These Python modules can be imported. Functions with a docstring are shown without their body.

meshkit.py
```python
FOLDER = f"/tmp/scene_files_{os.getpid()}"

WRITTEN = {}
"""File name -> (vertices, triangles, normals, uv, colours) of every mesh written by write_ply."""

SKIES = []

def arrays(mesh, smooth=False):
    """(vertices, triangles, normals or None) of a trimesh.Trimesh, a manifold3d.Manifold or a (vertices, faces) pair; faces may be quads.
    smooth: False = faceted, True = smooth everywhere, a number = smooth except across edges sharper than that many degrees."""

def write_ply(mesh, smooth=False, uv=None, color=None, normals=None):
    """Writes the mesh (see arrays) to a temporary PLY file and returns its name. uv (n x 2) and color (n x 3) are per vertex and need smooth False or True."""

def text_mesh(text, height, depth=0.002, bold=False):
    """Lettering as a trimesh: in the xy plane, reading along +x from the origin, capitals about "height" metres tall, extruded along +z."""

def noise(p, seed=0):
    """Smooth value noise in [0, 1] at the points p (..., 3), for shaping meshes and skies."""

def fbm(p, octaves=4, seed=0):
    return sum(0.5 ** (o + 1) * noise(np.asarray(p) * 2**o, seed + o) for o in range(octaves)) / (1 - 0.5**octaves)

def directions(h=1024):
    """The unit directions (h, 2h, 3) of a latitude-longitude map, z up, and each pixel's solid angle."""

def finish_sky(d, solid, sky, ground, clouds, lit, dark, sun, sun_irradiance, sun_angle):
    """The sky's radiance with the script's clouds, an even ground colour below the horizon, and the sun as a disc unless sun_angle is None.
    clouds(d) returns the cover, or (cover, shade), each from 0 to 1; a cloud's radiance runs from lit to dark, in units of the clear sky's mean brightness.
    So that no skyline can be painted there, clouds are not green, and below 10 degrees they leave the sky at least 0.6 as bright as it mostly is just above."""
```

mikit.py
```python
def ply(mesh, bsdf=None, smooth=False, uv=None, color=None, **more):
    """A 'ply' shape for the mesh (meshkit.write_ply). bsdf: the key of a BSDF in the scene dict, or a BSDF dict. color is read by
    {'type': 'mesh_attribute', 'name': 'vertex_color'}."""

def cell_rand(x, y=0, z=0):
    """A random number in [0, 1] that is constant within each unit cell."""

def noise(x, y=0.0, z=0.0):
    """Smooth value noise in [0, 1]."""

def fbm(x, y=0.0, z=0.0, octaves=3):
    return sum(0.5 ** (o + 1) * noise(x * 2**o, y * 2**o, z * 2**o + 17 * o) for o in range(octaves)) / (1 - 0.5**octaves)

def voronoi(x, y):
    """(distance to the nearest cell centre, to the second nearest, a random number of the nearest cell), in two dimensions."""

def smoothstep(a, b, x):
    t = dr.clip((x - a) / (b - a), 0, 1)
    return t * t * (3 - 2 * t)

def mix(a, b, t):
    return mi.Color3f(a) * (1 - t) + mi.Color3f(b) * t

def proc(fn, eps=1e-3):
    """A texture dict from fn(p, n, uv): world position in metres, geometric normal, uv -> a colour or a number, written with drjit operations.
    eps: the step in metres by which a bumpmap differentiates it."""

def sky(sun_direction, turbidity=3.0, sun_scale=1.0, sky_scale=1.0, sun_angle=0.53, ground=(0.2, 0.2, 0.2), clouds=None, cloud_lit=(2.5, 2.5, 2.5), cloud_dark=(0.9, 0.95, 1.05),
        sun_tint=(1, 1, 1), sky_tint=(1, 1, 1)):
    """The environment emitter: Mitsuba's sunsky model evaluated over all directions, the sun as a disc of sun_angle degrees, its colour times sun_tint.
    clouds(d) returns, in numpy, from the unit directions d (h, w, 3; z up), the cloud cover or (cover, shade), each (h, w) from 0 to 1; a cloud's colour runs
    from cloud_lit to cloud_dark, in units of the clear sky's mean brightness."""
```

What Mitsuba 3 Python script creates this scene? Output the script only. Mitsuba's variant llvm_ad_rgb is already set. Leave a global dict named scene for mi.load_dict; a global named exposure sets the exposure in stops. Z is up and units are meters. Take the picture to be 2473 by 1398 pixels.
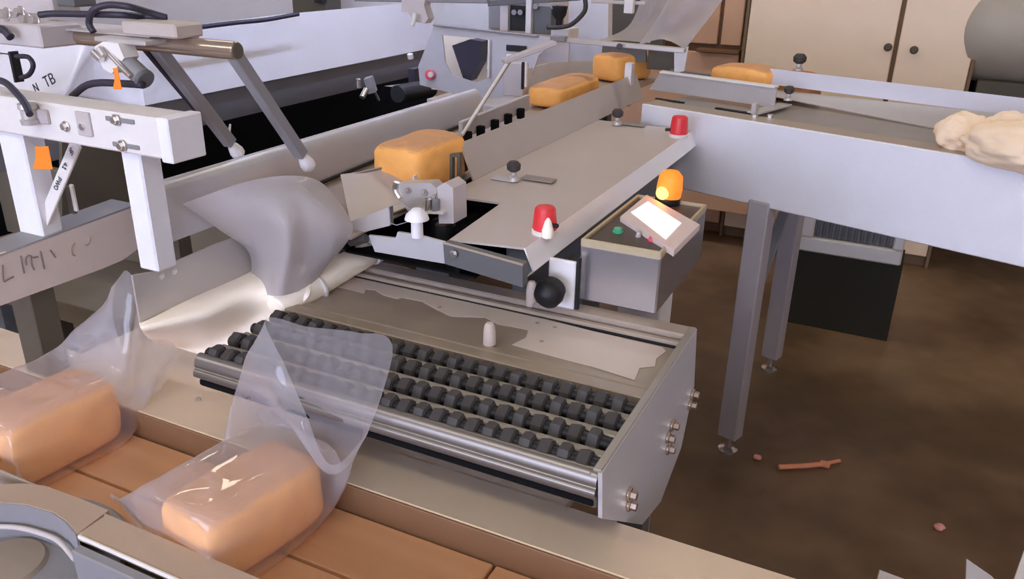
import math, random
import numpy as np, trimesh, mitsuba as mi, drjit as dr, mikit, meshkit
from shapely.geometry import Polygon
T4 = mi.ScalarTransform4f
rng = random.Random(7)
scene = {'type': 'scene'}
labels = {}

# ------------------------------------------------------------------ camera, light, exposure
EYE = np.array([0.0, 0.0, 1.45])
ROT = np.array([[0.89758782, 0.18606146, -0.3996464], [0.44048599, -0.34243762, 0.82988467], [0.01755559, -0.92093301, -0.3893253]])  # columns: right, down, forward
FPX, PX, PY = 1984.8157, 1236.5, 699.0
m = np.eye(4); m[:3, 0] = -ROT[:, 0]; m[:3, 1] = -ROT[:, 1]; m[:3, 2] = ROT[:, 2]; m[:3, 3] = EYE
scene['camera'] = {'type': 'perspective', 'fov': 2 * math.degrees(math.atan(2473 / 2 / FPX)), 'fov_axis': 'x', 'near_clip': 0.02, 'far_clip': 60.0, 'to_world': T4(m)}
scene['daylight'] = {'type': 'constant', 'radiance': {'type': 'rgb', 'value': [4.6, 5.0, 6.9]}}
LAMP = [13.2, 12.6, 9.9]           # warm ceiling lamps
FILL_TUBE = [33, 38, 62]                # cool unseen tubes, added to brighten the rear cover
exposure = 0.42


def ray(px, py):
    v = np.array([px - PX, py - PY, FPX]); return ROT @ (v / np.linalg.norm(v))


def hit(px, py, p, n):
    r = ray(px, py); n = np.asarray(n, float); return EYE + r * np.dot(np.asarray(p, float) - EYE, n) / np.dot(r, n)


def at(px, py, z): return hit(px, py, (0, 0, z), (0, 0, 1))
def atx(px, py, x): return hit(px, py, (x, 0, 0), (1, 0, 0))
def aty(px, py, y): return hit(px, py, (0, y, 0), (0, 1, 0))


# ------------------------------------------------------------------ materials
def lin(c):
    c = np.asarray(c, float) / 255; return [float(v) for v in np.where(c < 0.04045, c / 12.92, ((c + 0.055) / 1.055) ** 2.4)]


def rgb(c): return {'type': 'rgb', 'value': lin(c)}


def mat(name, col, rough=0.5, metal=0.0, spec=0.4, **more):
    tex = col if isinstance(col, dict) else rgb(col)
    scene['mat_' + name] = {'type': 'twosided', 'bsdf': {'type': 'principled', 'base_color': tex, 'roughness': rough, 'metallic': metal, 'specular': spec, **more}}
    return 'mat_' + name


def tinted(c, amp, scale, sx=1.0, sy=1.0):
    c = lin(c)
    def fn(p, n, uv):
        k = mikit.fbm(p.x * scale * sx, p.y * scale * sy, p.z * scale, 3)
        return mi.Color3f(c) * (1 + amp * (2 * k - 1))
    return mikit.proc(fn)


def floor_fn(p, n, uv):
    a = mikit.fbm(p.x * 2.2, p.y * 2.2, 0.0, 4); b = mikit.fbm(p.x * 14, p.y * 14, 3.0, 3)
    return mikit.mix(lin((92, 72, 53)), lin((126, 101, 76)), mikit.smoothstep(0.25, 0.75, a)) * (0.85 + 0.3 * b)


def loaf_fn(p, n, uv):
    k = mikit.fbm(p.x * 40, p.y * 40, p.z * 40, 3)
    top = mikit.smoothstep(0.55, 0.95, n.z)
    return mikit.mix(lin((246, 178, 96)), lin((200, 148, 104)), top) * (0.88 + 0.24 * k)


def wood_fn(p, n, uv):
    g = mikit.fbm(p.x * 3, p.y * 30, p.z * 30, 3)
    return mikit.mix(lin((172, 124, 88)), lin((206, 156, 116)), g)


M = dict(
    white=mat('white', (232, 230, 232), .35), offwhite=mat('offwhite', (214, 210, 206), .45), panelwhite=mat('panelwhite', (226, 226, 232), .3),
    steel=mat('steel', tinted((186, 180, 176), .08, 9), .38, .35), steeld=mat('steeld', tinted((150, 142, 134), .1, 9), .4, .4), sheet=mat('sheet', tinted((192, 190, 192), .05, 5), .33, .25),
    basebrown=mat('basebrown', tinted((112, 102, 86), .08, 6), .6, .1), shade_fill=mat('shade_fill', (54, 53, 44), .7, spec=.1), rail=mat('rail', tinted((204, 190, 182), .05, 6), .5, .1), backwhite=mat('backwhite', (196, 194, 200), .4), bench=mat('bench', tinted((182, 171, 163), .04, 5), .42, .1), chrome=mat('chrome', (220, 216, 214), .18, .9), brass=mat('brass', (190, 172, 156), .22, .85),
    tray=mat('tray', tinted((150, 136, 120), .08, 12), .45, .25), film=mat('film', (188, 174, 162), .5), taupe=mat('taupe', tinted((160, 146, 132), .06, 8), .45, .2),
    black=mat('black', (22, 22, 24), .5), rubber=mat('rubber', (58, 54, 52), .55), dark=mat('dark', (14, 15, 17), .7, spec=.1), hose=mat('hose', (48, 44, 56), .45),
    grey=mat('grey', (128, 126, 128), .5), midgrey=mat('midgrey', (92, 92, 92), .5), plasticgrey=mat('plasticgrey', (182, 174, 172), .5), olive=mat('olive', (84, 78, 66), .6),
    red=mat('red', (214, 52, 56), .35), orange=mat('orange', (255, 128, 30), .6), green=mat('green', (70, 160, 120), .3), redbtn=mat('redbtn', (226, 90, 104), .3),
    floor=mat('floor', mikit.proc(floor_fn), .42, spec=.3), wall=mat('wall', (206, 182, 156), .8), wallwhite=mat('wallwhite', (214, 208, 204), .8), ceil=mat('ceil', (222, 214, 204), .9),
    cabinet=mat('cabinet', tinted((238, 214, 184), .03, 3), .5), cabseam=mat('cabseam', (120, 98, 74), .7), woodb=mat('woodb', tinted((204, 160, 124), .07, 6), .55), woodd=mat('woodd', (110, 78, 50), .6),
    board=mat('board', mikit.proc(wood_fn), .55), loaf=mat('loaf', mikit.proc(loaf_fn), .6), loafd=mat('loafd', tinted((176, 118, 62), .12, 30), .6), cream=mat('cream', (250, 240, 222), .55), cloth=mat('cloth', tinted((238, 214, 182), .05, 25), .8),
    marker=mat('marker', (52, 58, 74), .7), pencil=mat('pencil', (118, 108, 108), .8), peel=mat('peel', (232, 156, 120), .6), pinkbit=mat('pinkbit', (230, 160, 150), .6), bezel=mat('bezel', (206, 190, 184), .4),
    railmetal=mat('railmetal', tinted((128, 122, 116), .06, 9), .32, .7), inox=mat('inox', (196, 192, 194), .24, .85), wallbrown=mat('wallbrown', tinted((132, 100, 74), .08, 10), .5, .1), flange=mat('flange', tinted((172, 150, 130), .06, 6), .4, .2), deck=mat('deck', tinted((206, 184, 158), .06, 7), .45, .15), legs=mat('legs', (156, 148, 148), .5),
    panelface=mat('panelface', (66, 56, 50), .35), tank=mat('tank', tinted((176, 166, 150), .08, 4), .6, .1), gold=mat('gold', (186, 172, 140), .4, .3))
# clear plastic: a thin clear sheet mixed with a milky diffusing one
scene['mat_bag'] = {'type': 'blendbsdf', 'weight': 0.26, 'a': {'type': 'thindielectric', 'int_ior': 1.35}, 'b': {'type': 'principledthin', 'base_color': rgb((232, 230, 236)), 'roughness': .3, 'diff_trans': 1.0, 'spec_trans': 0.0, 'eta': 1.4}}
scene['mat_milky'] = {'type': 'blendbsdf', 'weight': 0.82, 'a': {'type': 'thindielectric', 'int_ior': 1.35}, 'b': {'type': 'principledthin', 'base_color': rgb((206, 200, 200)), 'roughness': .35, 'diff_trans': 0.9, 'spec_trans': 0.0, 'eta': 1.4}}
M['bag'], M['milky'] = 'mat_bag', 'mat_milky'


# ------------------------------------------------------------------ mesh helpers
V = lambda *a: np.array(a, float)
def unit(v): v = np.asarray(v, float); return v / np.linalg.norm(v)
def join(*ms): return trimesh.util.concatenate([x for x in ms])


def hull(pts): return trimesh.convex.convex_hull(np.asarray(pts, float))


def frame(x=None, y=None, z=None):
    """orthonormal columns from one or two given axes"""
    if x is not None:
        x = unit(x); z0 = V(0, 0, 1) if z is None else unit(z)
        if abs(x @ z0) > .98: z0 = V(0, 1, 0)
        y = unit(np.cross(z0, x)); return np.column_stack([x, y, np.cross(x, y)])
    z = unit(z); x0 = V(1, 0, 0) if abs(z[0]) < .9 else V(0, 1, 0)
    y = unit(np.cross(z, x0)); return np.column_stack([np.cross(y, z), y, z])


def obox(c, size, R=None, bev=.002):
    """box with chamfered edges: centre, full sizes, axes as columns"""
    h = np.asarray(size, float) / 2; b = min(bev, h.min() * .45); R = np.eye(3) if R is None else R
    pts = []
    for s in np.ndindex(2, 2, 2):
        s = np.array(s) * 2 - 1
        for k in range(3):
            q = s * (h - b); q[k] = s[k] * h[k]; pts.append(q)
    mm = hull(np.array(pts) @ R.T + np.asarray(c, float)); return mm


def box(a, b, bev=.002):
    a, b = np.minimum(a, b), np.maximum(a, b); return obox((a + b) / 2, b - a, None, bev)


def bar(p, q, w, h, up=(0, 0, 1), bev=.002):
    p, q = np.asarray(p, float), np.asarray(q, float); R = frame(x=q - p, z=up); return obox((p + q) / 2, (np.linalg.norm(q - p), w, h), R, bev)


def cyl(p, q, r, n=24, r2=None, bev=.12):
    p, q = np.asarray(p, float), np.asarray(q, float); L = np.linalg.norm(q - p); r2 = r if r2 is None else r2
    b = min(bev * min(r, r2), L * .3)
    return lathe([(r - b, 0), (r, b), (r2, L - b), (r2 - b, L)], p, q - p, n)


def lathe(prof, p, d, n=28):
    R = frame(z=d); a = np.arange(n) * 2 * np.pi / n; v = []; f = []
    for r, z in prof:
        v += [V(r * math.cos(t), r * math.sin(t), z) for t in a]
    k = len(prof)
    for i in range(k - 1):
        for j in range(n):
            a0, b0 = i * n + j, i * n + (j + 1) % n; f += [[a0, b0, b0 + n], [a0, b0 + n, a0 + n]]
    v += [V(0, 0, prof[0][1]), V(0, 0, prof[-1][1])]
    for j in range(n):
        f += [[k * n, (j + 1) % n, j], [k * n + 1, (k - 1) * n + j, (k - 1) * n + (j + 1) % n]]
    return trimesh.Trimesh(np.array(v) @ R.T + np.asarray(p, float), f, process=False)


def curve(pts, n=40):
    """Catmull-Rom through the points"""
    P = np.asarray(pts, float); P = np.vstack([2 * P[0] - P[1], P, 2 * P[-1] - P[-2]]); out = []
    for u in np.linspace(0, len(P) - 3, n):
        i = min(int(u), len(P) - 4); t = u - i; a, b, c, d = P[i:i + 4]
        out.append(.5 * (2 * b + (c - a) * t + (2 * a - 5 * b + 4 * c - d) * t * t + (3 * b - a - 3 * c + d) * t ** 3))
    return np.array(out)


def tube(pts, r, n=12, steps=None, smooth=True):
    P = curve(pts, steps or 10 * len(pts)) if smooth else np.asarray(pts, float)
    tg = np.gradient(P, axis=0); tg /= np.linalg.norm(tg, axis=1)[:, None]
    x = frame(z=tg[0])[:, 0]; rings = []; a = np.arange(n) * 2 * np.pi / n
    for p, t in zip(P, tg):
        x = unit(x - t * (x @ t)); y = np.cross(t, x); rings.append(p + r * (np.outer(np.cos(a), x) + np.outer(np.sin(a), y)))
    return ring_mesh(rings, True)


def ring_mesh(rings, caps=False):
    n = len(rings[0]); v = np.vstack(rings); f = []
    for i in range(len(rings) - 1):
        for j in range(n):
            a0, b0 = i * n + j, i * n + (j + 1) % n; f += [[a0, b0, b0 + n], [a0, b0 + n, a0 + n]]
    if caps:
        v = np.vstack([v, rings[0].mean(0), rings[-1].mean(0)]); k = len(v)
        for j in range(n):
            f += [[k - 2, (j + 1) % n, j], [k - 1, (len(rings) - 1) * n + j, (len(rings) - 1) * n + (j + 1) % n]]
    return trimesh.Trimesh(v, f, process=False)


def plate(pts, thick, holes=()):
    """flat polygon given by 3-D points (made planar), pushed back along -normal by thick"""
    P = np.asarray(pts, float); c = P.mean(0); nrm = np.zeros(3)
    for i in range(len(P)): nrm += np.cross(P[i] - c, P[(i + 1) % len(P)] - c)
    nrm = unit(nrm); nrm = nrm if nrm @ (EYE - c) > 0 else -nrm
    x = unit(P[1] - P[0] - nrm * ((P[1] - P[0]) @ nrm)); y = np.cross(nrm, x)
    to2 = lambda Q: [((q - c) @ x, (q - c) @ y) for q in np.asarray(Q, float)]
    poly = Polygon(to2(P), [to2(h) for h in holes]).buffer(0)
    mm = trimesh.creation.extrude_polygon(poly, thick, engine='earcut'); R = np.column_stack([x, y, nrm])
    mm.vertices = (mm.vertices - V(0, 0, thick)) @ R.T + c; return mm


def sheet(grid, thick=.0):
    """surface through a grid of points; thick > 0 gives it a back"""
    G = np.asarray(grid, float); a, b = G.shape[:2]; v = G.reshape(-1, 3); f = []
    for i in range(a - 1):
        for j in range(b - 1):
            k = i * b + j; f += [[k, k + 1, k + b + 1], [k, k + b + 1, k + b]]
    mm = trimesh.Trimesh(v, f, process=False)
    if thick:
        nv = mm.vertex_normals; back = trimesh.Trimesh(v - nv * thick, np.array(f)[:, ::-1], process=False); n0 = len(v); e = []
        loop = [j for j in range(b)] + [i * b + b - 1 for i in range(1, a)] + [(a - 1) * b + j for j in range(b - 2, -1, -1)] + [i * b for i in range(a - 2, 0, -1)]
        for p, q in zip(loop, loop[1:] + loop[:1]): e += [[p, p + n0, q + n0], [p, q + n0, q]]
        mm = trimesh.Trimesh(np.vstack([v, back.vertices]), np.vstack([f, back.faces + n0, e]), process=False)
    return mm


def loft(rows, nu=24, nv=24):
    """smooth surface through rows of control points"""
    R = [curve(r, nu) for r in rows]; return np.array([curve([r[i] for r in R], nv) for i in range(nu)]).transpose(1, 0, 2)


def text(s, h, origin, x, y, depth=.0008, bold=False):
    mm = meshkit.text_mesh(s, h, depth, bold); x, y = unit(x), unit(y); z = unit(np.cross(x, y)); y = np.cross(z, x)
    mm.vertices = mm.vertices @ np.column_stack([x, y, z]).T + np.asarray(origin, float); return mm


def stroke(pts2, r, origin, x, y):
    x, y = unit(x), unit(y); return tube([np.asarray(origin) + x * a + y * b for a, b in pts2], r, 6)


# ------------------------------------------------------------------ naming helpers
def fresh(k):
    if k not in scene and k not in labels: return k
    i = 1
    while f'{k}_{i:03d}' in scene or f'{k}_{i:03d}' in labels: i += 1
    return f'{k}_{i:03d}'


def thing(name, label, cat, group=None):
    k = fresh(name); labels[k] = {'label': label, 'category': cat}
    if group: labels[k]['group'] = group
    return k


def part(parent, name, mesh, m_, smooth=30, label=None, **more):
    k = fresh(parent + '__' + name); scene[k] = mikit.ply(mesh, M[m_], smooth, **more) if not isinstance(mesh, dict) else mesh
    if label: labels[k] = {'label': label}
    return k


def solo(name, mesh, m_, label, cat, group=None, smooth=30, **more):
    k = thing(name, label, cat, group); scene[k] = mikit.ply(mesh, M[m_], smooth, **more); return k


def struct(name, mesh, m_, smooth=False):
    scene[name] = mikit.ply(mesh, M[m_], smooth); labels[name] = {'kind': 'structure'}; return name


def bolt(p, d, r=.006, h=.005):
    d = unit(d); return join(cyl(p, np.asarray(p) + d * h * .35, r * 1.5, 16), cyl(np.asarray(p) + d * h * .35, np.asarray(p) + d * h, r, 6))


# ================================================================== the room
struct('floor', box((-6, -3.5, -.1), (3.2, 5.0, 0), .001), 'floor')
struct('wall_back', box((-6.1, 4.9, 0), (3.2, 5.0, 3.2), .001), 'wall')
struct('wall_left', box((-6.1, -3.5, 0), (-6, 4.9, 3.2), .001), 'wallwhite')
struct('wall_right', box((3.1, -3.5, 0), (3.2, 4.9, 3.2), .001), 'wallwhite')
struct('wall_front', join(box((-6, -3.6, 0), (3.2, -3.5, .9), .001), box((-6, -3.6, 2.5), (3.2, -3.5, 3.2), .001), box((-6, -3.6, .9), (-3.2, -3.5, 2.5), .001), box((2.2, -3.6, .9), (3.2, -3.5, 2.5), .001)), 'wallwhite')
struct('ceiling', box((-6.1, -3.6, 3.2), (3.2, 5.0, 3.3), .001), 'ceil')
for i, (x, y) in enumerate([(-3.6, -1.0), (-1.2, -1.0), (1.2, -1.0), (-3.6, 2.9), (-1.2, 2.9), (1.2, 2.9)]):
    t = thing('ceiling_lamp', 'white rectangular fluorescent lamp fixed to the ceiling', 'ceiling lamp', 'lamps on the ceiling')
    part(t, 'housing', box((x - .62, y - .17, 3.13), (x + .62, y + .17, 3.2)), 'white')
    k = part(t, 'diffuser', sheet([[V(x - .6, y - .15, 3.128), V(x - .6, y + .15, 3.128)], [V(x + .6, y - .15, 3.128), V(x + .6, y + .15, 3.128)]]), 'white', False)
    scene[k]['emitter'] = {'type': 'area', 'radiance': {'type': 'rgb', 'value': LAMP if y < 0 else [.5 * v for v in LAMP]}}

for i, y in enumerate((2.0, 3.6)):
    t = thing('added_tube', ('nearer' if i == 0 else 'farther') + ' added cool fill tube, out of view, that brightens the rear side cover', 'tube lamp', 'added fill tubes')
    part(t, 'tube_shield', join(box((-1.66, y - .5, 2.16), (-1.5, y + .5, 2.18)), box((-1.51, y - .5, 1.955), (-1.5, y + .5, 2.18))), 'white', False)  # side flap shaped to keep the added tube light off the bench
    k = part(t, 'tube', cyl((-1.58, y - .48, 2.11), (-1.58, y + .48, 2.11), .02), 'white'); scene[k]['emitter'] = {'type': 'area', 'radiance': {'type': 'rgb', 'value': FILL_TUBE}}
    for yy in (y - .4, y + .4): part(t, 'wire', cyl((-1.58, yy, 2.18), (-1.58, yy, 3.2), .004, 8), 'grey')

# ================================================================== background furniture
t = thing('cabinet', 'tall beige two-door cabinet with small dark round knobs against the back wall', 'cabinet')
part(t, 'body', join(box((-.83, 4.33, 0), (.2, 4.88, 2.1)), box((-.83, 4.3, 0), (-.815, 4.34, 2.1)), box((.185, 4.3, 0), (.2, 4.34, 2.1))), 'cabseam', False)
for a, b, kx in ((-.812, -.144, -.165), (-.124, .183, -.055)):
    d = part(t, 'door', box((a, 4.3, .06), (b, 4.33, 2.08), .004), 'cabinet', False)
    k = at(2150, 113, 1.06)
    z = aty(2150, 113, 4.3)[2] if kx < -.1 else aty(2187, 118, 4.3)[2]
    part(d, 'knob', lathe([(.006, 0), (.006, .012), (.016, .02), (.018, .03), (.01, .038)], (kx, 4.3, z), (0, -1, 0)), 'olive', 40, 'dark round knob')
t = thing('cupboard', 'orange-beige wooden cupboard with a dark vertical gap left of the tall cabinet', 'cupboard')
part(t, 'body', box((-1.5, 4.36, 0), (-.84, 4.88, 1.9)), 'woodd', False)
part(t, 'door', box((-1.49, 4.33, .99), (-.965, 4.36, 1.88), .004), 'woodb', False)
part(t, 'door', box((-.945, 4.33, .99), (-.845, 4.36, 1.88), .004), 'woodb', False)
part(t, 'ledge', box((-1.05, 4.27, .955), (-.84, 4.36, .972), .003), 'woodd', False)
part(t, 'drawer', box((-1.49, 4.33, .06), (-.845, 4.36, .95), .004), 'woodb', False)
t = thing('metal_tank', 'large rounded grey-beige metal tank in the far right background beside the cabinet', 'tank')
c = aty(2480, 80, 4.5)
part(t, 'shell', lathe([(.05, 0), (.17, .02), (.235, .09), (.245, .16), (.245, .8), (.2, .9)], c - V(.31, 0, -.02), (1, 0, 0), 40), 'tank', 60)
part(t, 'cradle', box(c + V(-.16, -.19, -.30), c + V(.4, .2, -.2)), 'olive', False)
part(t, 'valve', cyl(c + V(.03, -.25, -.09), c + V(.03, -.21, -.09), .02), 'black', 40)
part(t, 'valve', cyl(c + V(.09, -.25, -.09), c + V(.09, -.21, -.09), .014), 'black', 40)
t = thing('shelf_rack', 'dark brown low rack below and around the grey tank', 'rack')
part(t, 'shelf', box((.22, 4.22, c[2] - .34), (1.6, 4.8, c[2] - .3)), 'woodd', False)
part(t, 'backboard', box((.22, 4.78, .05), (1.6, 4.86, 2.0)), 'olive', False)
for x in (1.0, 1.56): part(t, 'post', box((x - .02, 4.24, 0), (x + .02, 4.28, c[2] + .5)), 'woodd', False)
part(t, 'shelf', box((.22, 4.22, c[2] + .28), (1.6, 4.8, c[2] + .5)), 'woodd', False)
t = thing('vent_heater', 'off-white box with a slotted grille low on the floor behind the table legs', 'heater')
part(t, 'case', join(box((-.36, 3.3, .33), (.06, 3.5, .39), .006), box((-.36, 3.3, .39), (-.27, 3.5, .62), .006), box((.02, 3.3, .39), (.06, 3.5, .62), .006), box((-.36, 3.34, .39), (.06, 3.5, .64), .006)), 'offwhite', False)
for i in range(12): part(t, 'slat', box((-.262 + i * .0235, 3.315, .395), (-.251 + i * .0235, 3.338, .61)), 'midgrey', False)
part(t, 'base', box((-.37, 3.33, 0), (.07, 3.52, .33)), 'shade_fill', False, 'dark box added for the shade below the vent')  # dark box put in to stand for the floor shade under the vent
part(t, 'grille_back', box((-.27, 3.332, .39), (.02, 3.342, .62)), 'grey', False)
t = thing('wooden_shelf_unit', 'low beige board shelf on the floor under the far wall seen beneath the table', 'shelf')
part(t, 'board', box((-1.3, 4.1, .20), (-.38, 4.3, .30)), 'woodb', False)
part(t, 'foot', box((-1.25, 4.12, 0), (-1.15, 4.28, .2)), 'woodd', False); part(t, 'foot', box((-.5, 4.12, 0), (-.4, 4.28, .2)), 'woodd', False)

# ================================================================== infeed conveyor on the right
P0 = V(-.724, 2.357, 0); U = unit(V(.959, -.283, 0)); N = V(-U[1], U[0], 0)      # N points away from the camera
def TP(s, t, z): return P0 + U * s + N * t + V(0, 0, z)
def tbox(s0, s1, t0, t1, z0, z1, bev=.002):
    return obox(TP((s0 + s1) / 2, (t0 + t1) / 2, (z0 + z1) / 2), (s1 - s0, t1 - t0, z1 - z0), np.column_stack([U, N, V(0, 0, 1)]), bev)
t = thing('infeed_conveyor', 'long white-sided infeed conveyor table on slim legs at the right', 'conveyor')
part(t, 'side_panel', tbox(0, 1.45, 0, .012, .795, 1.02, .003), 'panelwhite', label='broad white side panel')
part(t, 'belt', tbox(0, 1.45, .012, .56, .985, 1.012), 'steeld')
part(t, 'edge_strip', tbox(0, 1.45, .002, .085, 1.012, 1.02, .002), 'taupe')
part(t, 'guide_plate', plate([TP(-.13, .235, 1.02), TP(.3, .235, 1.02), TP(.3, .235, 1.075), TP(-.09, .235, 1.085)], .006), 'steel', label='low grey guide plate')
part(t, 'guide_lip', tbox(-.09, .3, .22, .25, 1.076, 1.082), 'offwhite')
part(t, 'guide_plate', plate([TP(.19, .395, 1.06), TP(1.45, .395, 1.06), TP(1.45, .20, 1.014), TP(.16, .385, 1.014)], .003), 'steel', label='sloping grey back guide')
part(t, 'side_panel', plate([TP(.19, .40, 1.058), TP(1.45, .40, 1.058), TP(1.45, .41, 1.104), TP(.19, .41, 1.104)], .006), 'backwhite', label='white upper back panel')
part(t, 'rail', tbox(-.25, .22, .5, .51, 1.0, 1.05), 'grey')
for s, tt in ((.38, .06), (.25, .62)):
    f = V(-.329, 2.26, 0) if tt < .1 else V(-.309, 2.869, 0)
    g = part(t, 'leg', obox(f + V(0, 0, .43), (.062, .05, .76), np.column_stack([U, N, V(0, 0, 1)]), .004), 'legs')
    part(g, 'foot', lathe([(.03, 0), (.03, .006), (.012, .014), (.010, .03), (.010, .052)], f, (0, 0, 1)), 'chrome', 40, 'chrome adjustable foot')
part(t, 'brace', bar(V(-.31, 2.29, .56), V(-.30, 2.60, .74), .03, .012), 'grey')
part(t, 'cross_bar', bar(V(-.325, 2.28, .76), V(-.31, 2.85, .76), .03, .03), 'midgrey')
# small things standing on the table
def small_knob(owner, p, s=1.0, base='steel'):
    p = np.asarray(p, float)
    k = part(owner, 'clamp_knob', lathe([(.013 * s, 0), (.011 * s, .008 * s), (.006 * s, .012 * s), (.006 * s, .022 * s)], p, (0, 0, 1), 18), base)
    part(k, 'grip', lathe([(.007 * s, .019 * s), (.014 * s, .024 * s), (.015 * s, .034 * s), (.009 * s, .041 * s)], p, (0, 0, 1), 18), 'rubber', 40, 'dark round grip')
small_knob(t, TP(.31, .30, 1.035), 1.0)
small_knob(t, TP(.24, .50, 1.09), 1.35)
part(t, 'knob_bracket', tbox(.22, .26, .49, .52, 1.03, 1.09), 'steel')
part(t, 'guide_bracket', join(tbox(.285, .325, .10, .30, 1.02, 1.026), tbox(.30, .315, .09, .11, 1.02, 1.05)), 'steel')
part(t, 'slot', tbox(.17, .30, .125, .14, 1.0125, 1.016), 'black')
part(t, 'slot', tbox(-.04, .06, .13, .142, 1.0125, 1.016), 'black')
for s_, t_ in ((.33, .06), (.36, .09)): part(t, 'bolt', bolt(TP(s_, t_, 1.012), (0, 0, 1), .009, .016), 'chrome')


# ================================================================== loaves
def loaf_mesh(c, size, yaw=0.0, seed=0, e=.22):
    """tin loaf: super-ellipsoid, slightly domed top, uneven skin"""
    ic = trimesh.creation.icosphere(4); s, f = ic.vertices, ic.faces; q = 6.5
    s = s / (np.abs(s) ** q).sum(1, keepdims=True) ** (1 / q)
    v = s * np.asarray(size) / 2
    v[:, 2] += np.where(v[:, 2] > 0, .008 * (1 - (s[:, 0] ** 2)) , 0) * np.clip(s[:, 2], 0, 1)
    n = (meshkit.fbm(v * 30 + seed * 3.1, 3) - .5) * .007
    v = v * (1 + n[:, None] / np.maximum(np.linalg.norm(v, axis=1, keepdims=True), .02))
    a = math.cos(yaw), math.sin(yaw); R = np.array([[a[0], -a[1], 0], [a[1], a[0], 0], [0, 0, 1]])
    return trimesh.Trimesh(v @ R.T + np.asarray(c, float), f, process=False)


def loaf(c, size, label, yaw=0, seed=0, m_='loaf', group='golden bread loaves'):
    return solo('bread_loaf', loaf_mesh(c, size, yaw, seed), m_, label, 'bread loaf', group, True)


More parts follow.
